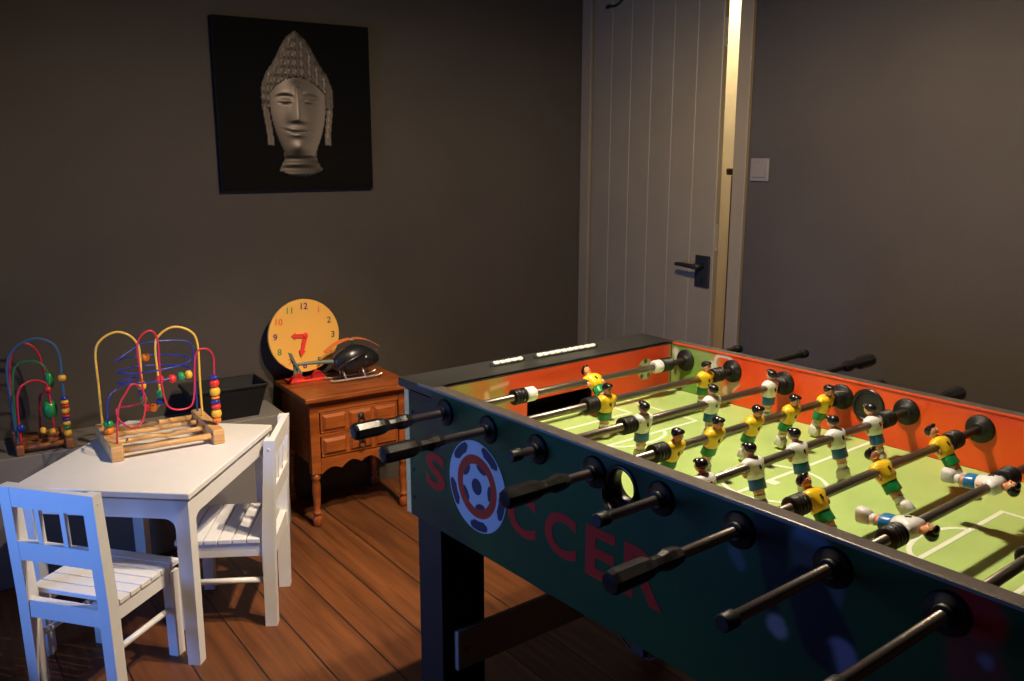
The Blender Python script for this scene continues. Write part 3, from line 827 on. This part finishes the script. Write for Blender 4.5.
# ------------------------------------------------------------------ bead mazes
def bead(t, c, r, m, lab, h=None, ax='Z'):
    h = h or r
    MB().lathe([(-h, r*.45), (-h*.72, r*.86), (-h*.2, r), (h*.2, r), (h*.72, r*.86), (h, r*.45)], ax, c, 16).build('bead', m, t, label=lab+' bead')
mz = thing('bead_maze', 'bright wooden bead maze with yellow arches on the white table', 'toy', (-1.18, -.34, .5), 0, inner=(-1.18, -.34, .5))
def maze_base(t, x0, x1, yl, yr, z, h, w, m, sk=0.):
    for y, n_ in ((yl, 0), (yr, 1)):
        b = MB().box((x0, y-w/2, z), (x1, y+w/2, z+h), bev=.004).build('side_block', m, t)
    for k, x in enumerate((x0+.02, x1-.018)):
        MB().lathe([(yl+w/2, .009), (yr-w/2, .009)], 'Y', (x, 0, z+h*.55), 14).build('dowel', m, t)
maze_base(mz, -1.315, -1.048, -.485, -.200, .5005, .045, .034, M['birch'])
MB().tube([(-1.16, -.468, .525), (-1.17, -.42, .522), (-1.15, -.37, .529), (-1.165, -.31, .521), (-1.15, -.26, .527), (-1.16, -.217, .525)], .008).build('curved_dowel', M['birch'], mz)
MB().tube([(-1.235, -.468, .525), (-1.225, -.41, .529), (-1.24, -.35, .522), (-1.228, -.28, .528), (-1.235, -.217, .525)], .008).build('curved_dowel', M['birch'], mz)
yel_pts = [(-1.272,-.487,.540),(-1.271,-.487,.677),(-1.268,-.487,.777),(-1.265,-.469,.816),(-1.259,-.429,.836),(-1.253,-.394,.825),(-1.249,-.373,.798),(-1.248,-.367,.766),(-1.249,-.370,.648),(-1.248,-.366,.602),(-1.244,-.342,.588),(-1.24,-.320,.607),(-1.24,-.320,.65),(-1.241,-.323,.776),(-1.239,-.309,.816),(-1.231,-.267,.839),(-1.224,-.22,.822),(-1.22,-.202,.779),(-1.221,-.203,.660),(-1.221,-.203,.540)]
MB().tube(yel_pts, .0036).build('wire', M['wy'], mz, label='yellow double arch wire')
bl = [(-1.184,-.484,.540),(-1.188,-.480,.624),(-1.194,-.468,.662),(-1.227,-.417,.684)]
for k in range(27):      # two coils
    a = R(200+k*360/12.); f = k/26.
    bl.append((-1.215+.088*math.cos(a)*.85, -.335+.105*math.sin(a), .684+.070*f))
bl += [(-1.256,-.371,.786),(-1.28,-.33,.790),(-1.285,-.26,.786),(-1.286,-.212,.775),(-1.286,-.202,.740),(-1.286,-.202,.66),(-1.286,-.202,.540)]
MB().tube(bl, .0028, sub=5).build('wire', M['wb'], mz, label='blue spiral wire')
rd = [(-1.079,-.480,.540),(-1.08,-.466,.649),(-1.082,-.442,.691),(-1.084,-.425,.712),(-1.10,-.405,.700),(-1.12,-.385,.660),(-1.10,-.40,.600),(-1.09,-.43,.58),(-1.12,-.46,.60),(-1.15,-.46,.63),(-1.14,-.42,.635),(-1.10,-.395,.66),(-1.086,-.399,.74),(-1.086,-.399,.830),(-1.089,-.367,.862),(-1.091,-.344,.836),(-1.091,-.344,.727),(-1.092,-.335,.645),(-1.094,-.312,.617),(-1.099,-.266,.616),(-1.1,-.25,.657),(-1.101,-.238,.771),(-1.104,-.207,.787),(-1.107,-.186,.762),(-1.107,-.186,.707),(-1.106,-.191,.540)]
MB().tube(rd, .0028, sub=5).build('wire', M['wr'], mz, label='red looping wire')
z = .553
for m_, lab, r, h in (('bo','orange',.013,.008),('by','yellow',.0155,.013),('br','red',.0145,.009),('bb','blue',.0140,.007),('bo','orange',.013,.005),('by','yellow',.0155,.014),('br','red',.0145,.012),('bb','blue',.0130,.007)):
    bead(mz, (-1.107, -.188, z+h-.001), r, M[m_], lab, h); z += 2*h
bead(mz, (-1.186, -.483, .556), .014, M['bo'], 'orange', .010); bead(mz, (-1.187, -.482, .577), .014, M['bg'], 'green', .011)
bead(mz, (-1.244, -.342, .590), .013, M['bo'], 'orange', .011, 'Y'); bead(mz, (-1.246, -.358, .593), .012, M['br'], 'red', .008, 'Y')
bead(mz, (-1.249, -.368, .618), .012, M['bg'], 'green', .014); bead(mz, (-1.24, -.320, .632), .012, M['bg'], 'green', .013); bead(mz, (-1.24, -.321, .608), .012, M['bb'], 'blue', .010)
bead(mz, (-1.249, -.369, .642), .011, M['bb'], 'blue', .009); bead(mz, (-1.249, -.369, .664), .013, M['by'], 'yellow', .013)
for k, (yy, m_, lab) in enumerate(((-.30,'br','red'),(-.335,'br','red'),(-.272,'bg','green'),(-.252,'by','yellow'))):
    bead(mz, (-1.150-.0*k, yy, .697+.002*k), .013, M[m_], lab, .011, 'Y')
bead(mz, (-1.285, -.345, .742), .013, M['bo'], 'orange', .011, 'Y')
# second, dull maze on the ledge
m2 = thing('bead_maze', 'dull blue and red bead maze standing on the wall ledge at far left', 'toy', (-1.585, -.63, .43), 0, inner=(-1.585, -.63, .43))
maze_base(m2, -1.665, -1.482, -.700, -.560, .4305, .034, .022, M['birch2'])
MB().box((-1.482-.06, -.689, .434), (-1.482-.045, -.571, .462), bev=.002).box((-1.64, -.689, .434), (-1.60, -.571, .455), bev=.002).build('base_slat', M['birch2'], m2)
MB().tube([(-1.525,-.702,.455),(-1.527,-.708,.633),(-1.527,-.706,.712),(-1.523,-.682,.766),(-1.514,-.627,.794),(-1.506,-.578,.776),(-1.503,-.560,.73),(-1.503,-.560,.649),(-1.503,-.560,.455)], .0042).build('wire', M['wlb'], m2, label='dull blue arch wire')
MB().tube([(-1.60,-.698,.455),(-1.60,-.700,.60),(-1.60,-.690,.72),(-1.595,-.655,.768),(-1.595,-.615,.740),(-1.595,-.600,.66),(-1.60,-.60,.600),(-1.61,-.62,.58),(-1.62,-.63,.455)], .0036).build('wire', M['wr'], m2, label='red loop wire')
MB().tube([(-1.49,-.695,.46),(-1.49,-.690,.62),(-1.50,-.66,.66),(-1.52,-.62,.655),(-1.53,-.60,.62),(-1.53,-.595,.46)], .0036).build('wire', M['wr'], m2, label='red low wire')
MB().tube([(-1.56,-.70,.455),(-1.56,-.69,.68),(-1.56,-.64,.715),(-1.55,-.60,.69),(-1.55,-.59,.62)], .0034).build('wire', M['wg'], m2, label='green wire')
z = .466
for m_, lab, r, h in (('by','yellow',.0120,.012),('bg','green',.0110,.006),('by','yellow',.0120,.008),('bb','blue',.0120,.006),('br','red',.012,.006),('by','yellow',.0125,.010),('br','red',.012,.006),('by','yellow',.0120,.007),('bb','blue',.0110,.006)):
    bead(m2, (-1.503, -.560, z+h), r, M[m_], lab, h); z += 2*h
bead(m2, (-1.503, -.560, .660), .0130, M['by'], 'yellow', .011)
bead(m2, (-1.55, -.592, .648), .014, M['bg'], 'dark green', .026); bead(m2, (-1.545, -.60, .552), .022, M['bg'], 'dark green', .030)
bead(m2, (-1.53, -.60, .622), .011, M['br'], 'red', .010); bead(m2, (-1.49, -.690, .52), .012, M['bb'], 'blue', .012)
bead(m2, (-1.495, -.63, .500), .011, M['by'], 'yellow', .009, 'Y'); bead(m2, (-1.495, -.604, .492), .011, M['by'], 'yellow', .009, 'Y')

# ------------------------------------------------------------------ black bin on the ledge
t = thing('storage_bin', 'black plastic bin standing on the wall ledge behind the low white table', 'bin', (-1.570, -.04, .43))
mb = MB()
def ringf(hx, hy, z): return [(-hx, -hy, z), (hx, -hy, z), (hx, hy, z), (-hx, hy, z)]
vs = ringf(.055, .105, .0005)+ringf(.078, .135, .118)+ringf(.074, .131, .118)+ringf(.052, .102, .006)
fs = [(0, 3, 2, 1)]
for q in (0, 4, 8): fs += [(q+k, q+(k+1) % 4, q+4+(k+1) % 4, q+4+k) for k in range(4)]
fs += [(12, 13, 14, 15)]
mb.add(vs, fs).build('body', M['binm'], t)
rimb = MB()
for s in (-1, 1):
    rimb.box((s*.079-.004, -.139, .112), (s*.079+.004, .139, .122), bev=.002).box((-.075, s*.136-.004, .112), (.075, s*.136+.004, .122), bev=.002)
rimb.build('rim', M['binm'], t)
MB().tube([(-.03, .139, .112), (-.03, .146, .095), (.03, .146, .095), (.03, .139, .112)], .003, sub=1).build('handle', M['binm'], t)

# ------------------------------------------------------------------ wooden chest
ct = thing('wooden_chest', 'small orange brown wooden chest of drawers with turned legs against the wall', 'chest', (-1.54, .405, 0), 0, inner=(-1.54, .405, 0))
cx0, cx1, cy0, cy1 = -1.695, -1.385, .208, .600
def moulded(z0, z1, o):
    return
MB().box((cx0, cy0-.022, .485), (cx1+.026, cy1+.022, .505), bev=.005).box((cx0+.002, cy0-.010, .475), (cx1+.012, cy1+.010, .485), bev=.002).build('top', M['chest'], ct)
for s, y in ((-1, cy0), (1, cy1)):
    MB().box((cx0+.004, y-.008*(s+1), .245), (cx1-.034, y-.008*(s+1)+.016, .4745)).build('side_panel', M['chest'], ct)
MB().box((cx0+.001, cy0+.018, .245), (cx0+.011, cy1-.018, .4745)).build('back_panel', M['chest'], ct)
MB().box((cx0+.014, cy0+.018, .246), (cx1-.036, cy1-.018, .256)).build('bottom_panel', M['chest'], ct)
for sx, x in ((0, cx0+.018), (1, cx1-.017)):
    for sy, y in ((0, cy0+.0185), (1, cy1-.0185)):
        l = MB().box((x-.016, y-.018, .205), (x+.016, y+.018, .4745), bev=.002)
        l.lathe([(0, .012), (.006, .016), (.020, .018), (.034, .016), (.040, .011), (.046, .011), (.050, .0155), (.056, .0155), (.060, .010), (.085, .0125), (.130, .0155), (.165, .0155), (.180, .012), (.186, .017), (.196, .017), (.2048, .014)], 'Z', (x, y, 0), 20)
        l.build('leg', M['chest'], ct)
ya, yb = cy0+.038, cy1-.038
fa = MB().box((cx1-.030, ya, .440), (cx1-.004, yb, .4745)).box((cx1-.030, ya, .347), (cx1-.006, yb, .3565))
fa.build('front_rail', M['chest'], ct)
# scalloped apron
pz = [(ya, .270)]; N_ = 40
pts_ = [(ya+(yb-ya)*k/N_, .214+.018*abs(math.sin(k/N_*PI*4))-.010*math.cos(k/N_*2*PI)) for k in range(N_+1)]
MB().prism([(ya, .264)]+pts_+[(yb, .264)], cx1-.024, cx1-.004, 'YZ').build('scalloped_apron', M['chest'], ct)
for z0, z1 in ((.359, .437), (.268, .345)):
    d = MB().box((cx1-.028, ya+.003, z0), (cx1-.003, yb-.003, z1), bev=.002)
    w3 = (yb-ya-.006)/3
    for k in range(3):
        a, b = ya+.003+k*w3+.006, ya+.003+(k+1)*w3-.006
        d.add([(cx1-.003, a, z0+.008), (cx1-.003, b, z0+.008), (cx1-.003, b, z1-.008), (cx1-.003, a, z1-.008), (cx1+.007, a+.010, z0+.018), (cx1+.007, b-.010, z0+.018), (cx1+.007, b-.010, z1-.018), (cx1+.007, a+.010, z1-.018)],
              [(4,5,6,7),(0,1,5,4),(1,2,6,5),(2,3,7,6),(3,0,4,7)])
    dr = d.build('drawer', M['chest'], ct)
    ym, zm = (ya+yb)/2, (z0+z1)/2
    hp = MB().lathe([(cx1+.007, .013), (cx1+.010, .012), (cx1+.012, .006), (cx1+.018, .005)], 'X', (0, ym, zm+.008), 16)
    hp.tube([(cx1+.014, ym+.012*math.cos(a), zm-.008+.015*math.sin(a)) for a in [2*PI*k/16 for k in range(17)]], .0024, sub=1)
    hp.build('ring_pull', M['iron'], dr)

# ------------------------------------------------------------------ toy clock
CK = math.radians(-18)
cl = thing('toy_clock', 'round orange wooden teaching clock on a red stand on top of the chest', 'clock', (-1.628, .290, .505), 0.0)
ctr = .175; rr = .140
tm = Matrix.Translation((0, 0, ctr)) @ Matrix.Rotation(R(-3), 4, 'Y') @ Matrix.Rotation(R(-3), 4, 'X')
dial = MB().lathe([(-.009, rr-.002), (-.007, rr), (.005, rr), (.007, rr-.002)], 'X', (0, 0, 0), 64).xf(tm).build('dial', M['clock'], cl)
cols_ = {12: 'num_p', 1: 'num_o', 2: 'num_k', 3: 'num_k', 4: 'num_o', 5: 'num_k', 6: 'num_p', 7: 'num_o', 8: 'num_g', 9: 'num_p', 10: 'num_o', 11: 'num_g'}
for k in range(1, 13):
    vs, fs, w_, h_ = text_mesh(str(k), .034, .0006)
    a = R(90-30*k); cy, cz = .114*math.cos(a), .114*math.sin(a)
    MB().add([(.0078, cy+v.x, cz+v.y) for v in vs], fs).xf(tm).build('numeral', M[cols_[k]], dial, label='numeral %d' % k)
def hand(ang, L, w, name, lab, xo):
    d = Vector((math.sin(ang), math.cos(ang))); n_ = Vector((-d.y, d.x)); P_ = []
    for t_, s in ((-.012, .6), (0, 1.), (L*.7, .8), (L*.72, 1.5), (L, .15)): P_.append((d*t_+n_*w*s))
    for t_, s in reversed(((-.012, .6), (0, 1.), (L*.7, .8), (L*.72, 1.5), (L, .15))): P_.append((d*t_-n_*w*s))
    MB().prism([(p_.x, p_.y) for p_ in P_], xo, xo+.004, 'YZ').xf(tm).build(name, M['red'], cl, label=lab)
hand(R(-88), .052, .0085, 'hour_hand', 'red hour hand', .0084); hand(R(192), .078, .0085, 'minute_hand', 'red minute hand', .0128)
MB().lathe([(.008, .008), (.019, .008), (.021, .005)], 'X', (0, 0, 0), 16).xf(tm).build('hub', M['red'], cl)
stn = MB()
for s in (-1, 1):
    stn.prism([(s*.012, .0005), (s*.072, .0005), (s*.066, .016), (s*.050, .034), (s*.034, .040), (s*.020, .022)] if s > 0 else [(s*.012, .0005), (s*.020, .022), (s*.034, .040), (s*.050, .034), (s*.066, .016), (s*.072, .0005)], .010, .030, 'YZ')
stn.box((-.030, -.075, .0005), (.034, .075, .009), bev=.002)
stn.build('stand', M['red'], cl)

# ------------------------------------------------------------------ toy helicopter
hc = thing('toy_helicopter', 'black toy helicopter with orange rotor and silver skids on the chest', 'toy', (-1.540, .447, .505), 0, inner=(-1.455, .475, .481))
HXc = -1.455
b = MB()
vs = []; n = 18; secs = []
for k in range(11):
    t_ = k/10; y = .395+.185*t_
    r_ = math.sin(PI*min(1, .06+.90*t_))**.55
    secs.append((y, .043*r_*(1 if t_ > .2 else .85),   .055*r_*(1-.12*t_), .553+.012*math.sin(PI*t_)))
for (y, rx, rz, cz) in secs:
    for j in range(n): a = 2*PI*j/n; vs.append((HXc+rx*math.cos(a), y, cz+rz*math.sin(a)))
b.add(vs, [(i*n+j, i*n+(j+1) % n, (i+1)*n+(j+1) % n, (i+1)*n+j) for i in range(10) for j in range(n)], 0, True)
b.add(vs[:n], [tuple(range(n))]); b.add(vs[-n:], [tuple(range(n))])
b.box((HXc-.016, .44, .585), (HXc+.016, .50, .606), bev=.004)
b.box((HXc+.034, .425, .535), (HXc+.050, .465, .570), bev=.004).tube([(HXc+.02, .40, .53), (HXc+.048, .43, .56), (HXc+.046, .49, .585), (HXc+.02, .53, .59)], .006)
body = b.build('fuselage', M['black'], hc)
MB().ball((HXc+.020, .525, .560), .024, .034, .026).build('canopy', M['grip'], body, label='glossy dark canopy')
MB().lathe([(.60, .004), (.633, .004), (.634, .009), (.642, .009)], 'Z', (HXc, .475, 0), 12).build('rotor_mast', M['silver'], hc)
for s in (-1, 1):
    L_ = .105
    pts = []
    bl_ = MB(); m_ = 10; vs = []
    for k in range(m_+1):
        u = k/m_; y = .475+s*(.006+u*L_); zz = .641-.042*u*u; wv = .013+.004*math.sin(PI*u)
        vs += [(HXc-wv, y, zz+.0012), (HXc+wv, y, zz-.0004), (HXc+wv, y, zz+.0012), (HXc-wv, y, zz+.0028)]
    fs = [(4*k+j, 4*k+(j+1) % 4, 4*k+4+(j+1) % 4, 4*k+4+j) for k in range(m_) for j in range(4)]+[(3, 2, 1, 0), (4*m_, 4*m_+1, 4*m_+2, 4*m_+3)]
    bl_.add(vs, fs).build('rotor_blade', M['orangeb'], hc, label='drooping orange rotor blade')
MB().tube([(HXc, .41, .560), (HXc, .33, .566), (HXc, .245, .568)], (.009, .005), sub=3).build('tail_boom', M['tail'], hc)
MB().prism([(.238, .570), (.262, .570), (.256, .535), (.240, .530)], HXc-.002, HXc+.002, 'YZ').prism([(.236, .572), (.252, .572), (.236, .612), (.222, .618)], HXc-.002, HXc+.002, 'YZ').build('tail_fin', M['tail'], hc)
tr = MB().lathe([(HXc+.003, .004), (HXc+.012, .004)], 'X', (0, .248, .568), 10)
tr.obb((HXc+.010, .228, .603), (HXc+.010, .268, .533), .002, .007, up=(0, 1, 0)).build('tail_rotor', M['tail'], hc)
for s in (-1, 1):
    x = HXc+s*.030
    sk = MB().tube([(x, .372, .497), (x, .390, .4905), (x, .47, .4905), (x, .560, .4905), (x, .585, .499)], .0042, sub=4)
    for y in (.435, .515):
        sk.tube([(x-s*.016, y-.008, .526), (x, y, .4905)], .0042, sub=1)
        sk.tube([(x, y, .4915), (x, y, .4845)], .0038, sub=1)
    sk.build('landing_skid', M['silver'], hc)

# ------------------------------------------------------------------ grey bag at lower left
t = thing('fabric_bag', 'crumpled dark grey fabric bag on the floor in the lower left corner', 'bag', (-.83, -1.03, 0))
mb = MB(); vs = []; n, k_ = 26, 12
for i in range(k_+1):
    u = i/k_
    for j in range(n):
        a = 2*PI*j/n; wv = 1+.10*math.sin(3*a+4*u)+.06*math.sin(7*a-5*u)
        r_ = (.13*(1-u**2.6)**.5+.008 if u < 1 else .01)*wv
        vs.append((r_*math.cos(a), r_*.8*math.sin(a), .001+.17*u+(.01*math.sin(5*a) if 0 < u < 1 else 0)))
mb.add(vs, [(i*n+j, i*n+(j+1) % n, (i+1)*n+(j+1) % n, (i+1)*n+j) for i in range(k_) for j in range(n)], 0, True)
mb.add(vs[:n], [tuple(reversed(range(n)))]); mb.add(vs[-n:], [tuple(range(n))])
mb.build('bag_body', M['cloth'], t)
MB().tube([(-.05, 0, .165), (-.03, .01, .20), (.02, .01, .205), (.05, 0, .165)], .006).build('bag_strap', M['cloth'], t)

# ------------------------------------------------------------------ pendant lamp over the table, its shade above the picture's edge
LP = TW(.25, .30); ZL = 1.98
t = thing('pendant_lamp', 'black enamel pendant lamp hanging over the football table', 'lamp', (LP.x, LP.y, ZL))
def shell(prof, m, n=40):
    mb = MB(); vs = []
    for hh, r in prof:
        for k in range(n): a = 2*PI*k/n; vs.append((r*math.cos(a), r*math.sin(a), hh))
    mb.add(vs, [(i*n+k, i*n+(k+1) % n, (i+1)*n+(k+1) % n, (i+1)*n+k) for i in range(len(prof)-1) for k in range(n)], m, True); return mb
SB = -.018   # shade edge height above bulb centre (local)
sh = shell([(SB, .150), (SB+.04, .140), (SB+.09, .09), (SB+.12, .035), (SB+.16, .03)], 0)
sh2 = shell([(SB+.118, .030), (SB+.088, .086), (SB+.038, .136), (SB, .150)], 1)
sh.add(sh2.v, sh2.f, 1, True)
sh.build('lamp_shade', [M['shade'], M['shadein']], t)
MB().lathe([(SB+.16, .022), (SB+.20, .012)], 'Z', (0, 0, 0), 16).lathe([(SB+.19, .003), (2.53-ZL, .003)], 'Z', (0, 0, 0), 8).build('cord', M['black'], t)
MB().lathe([(2.52-ZL, .045), (2.549-ZL, .05)], 'Z', (0, 0, 0), 20).build('ceiling_rose', M['black'], t)
MB().lathe([(.055, .018), (.115+SB-.045, .018)], 'Z', (0, 0, 0), 16).ball((0, 0, .085), .020, .020, .024).build('lamp_holder', M['black'], t)

def light(name, typ, loc, energy, col, **kw):
    l = bpy.data.lights.new(name, typ); l.energy = energy; l.color = col
    for k, v in kw.items(): setattr(l, k, v)
    o = bpy.data.objects.new(name, l); C.objects.link(o); o.location = loc; return o
light('pendant_bulb', 'POINT', (LP.x, LP.y, ZL), 90., (1., .84, .62), shadow_soft_size=.035)
# ceiling spotlight aimed at the children's corner
SP = Vector((.12, .52, 2.36)); AIM = Vector((-.98, .12, .30)); sd = (AIM-SP).normalized()
t = thing('ceiling_spotlight', 'small black ceiling spotlight turned towards the low white table', 'lamp', (SP.x, SP.y, 2.36), 0, inner=tuple(SP))
MB().lathe([(2.535, .045), (2.5495, .05)], 'Z', (SP.x, SP.y, 0), 20).lathe([(2.46, .007), (2.54, .007)], 'Z', (SP.x, SP.y, 0), 10).build('ceiling_mount', M['black'], t)
q_ = sd.to_track_quat('Z', 'Y').to_matrix().to_4x4()
hd_ = open_lathe([(0, .040), (-.06, .040), (-.10, .024), (-.12, .010)], (0, 0, 0))
hd_.v = [(v[0], v[2], v[1]) for v in hd_.v]
hd_.v = [tuple(SP + q_ @ Vector(v)) for v in hd_.v]
hd_.build('lamp_head', M['black'], t)
so = light('spotlight_beam', 'SPOT', SP+sd*.03, 250., (1., .81, .60), shadow_soft_size=.02, spot_size=R(54), spot_blend=1.)
so.rotation_euler = sd.to_track_quat('-Z', 'Y').to_euler()
light('hall_bulb', 'POINT', (-1.9, 2.55, 2.38), 34., (1., .84, .58), shadow_soft_size=.06)
# dusk daylight through the window behind the viewer
wl = light('window_daylight', 'AREA', ((WA+WB)/2, -2.07, (WZ0+WZ1)/2), 11., (.13, .33, 1.), shape='RECTANGLE', size=WB-WA-.1, size_y=WZ1-WZ0-.1)
wl.rotation_euler = (R(90), 0, 0); wl.data.spread = R(95)

world = bpy.data.worlds.new('dusk_sky'); scene.world = world; world.use_nodes = True
bg = world.node_tree.nodes['Background']; bg.inputs[0].default_value = (.25, .42, 1., 1); bg.inputs[1].default_value = .1

# ------------------------------------------------------------------ camera
cam = bpy.data.cameras.new('camera'); co = bpy.data.objects.new('camera', cam); C.objects.link(co)
cam.sensor_width = 36.; cam.sensor_fit = 'HORIZONTAL'; cam.lens = 878./1024*36; cam.clip_start = .02
co.location = (1.5524, -.8602, 1.361)
yaw, pitch = R(146.51), .21
d = Vector((math.cos(pitch)*math.cos(yaw), math.cos(pitch)*math.sin(yaw), -math.sin(pitch)))
co.rotation_euler = d.to_track_quat('-Z', 'Y').to_euler()
scene.camera = co
scene.view_settings.view_transform = 'Standard'; scene.view_settings.look = 'None'
scene.view_settings.gamma = 1.; scene.view_settings.use_curve_mapping = False; scene.view_settings.exposure = 0.
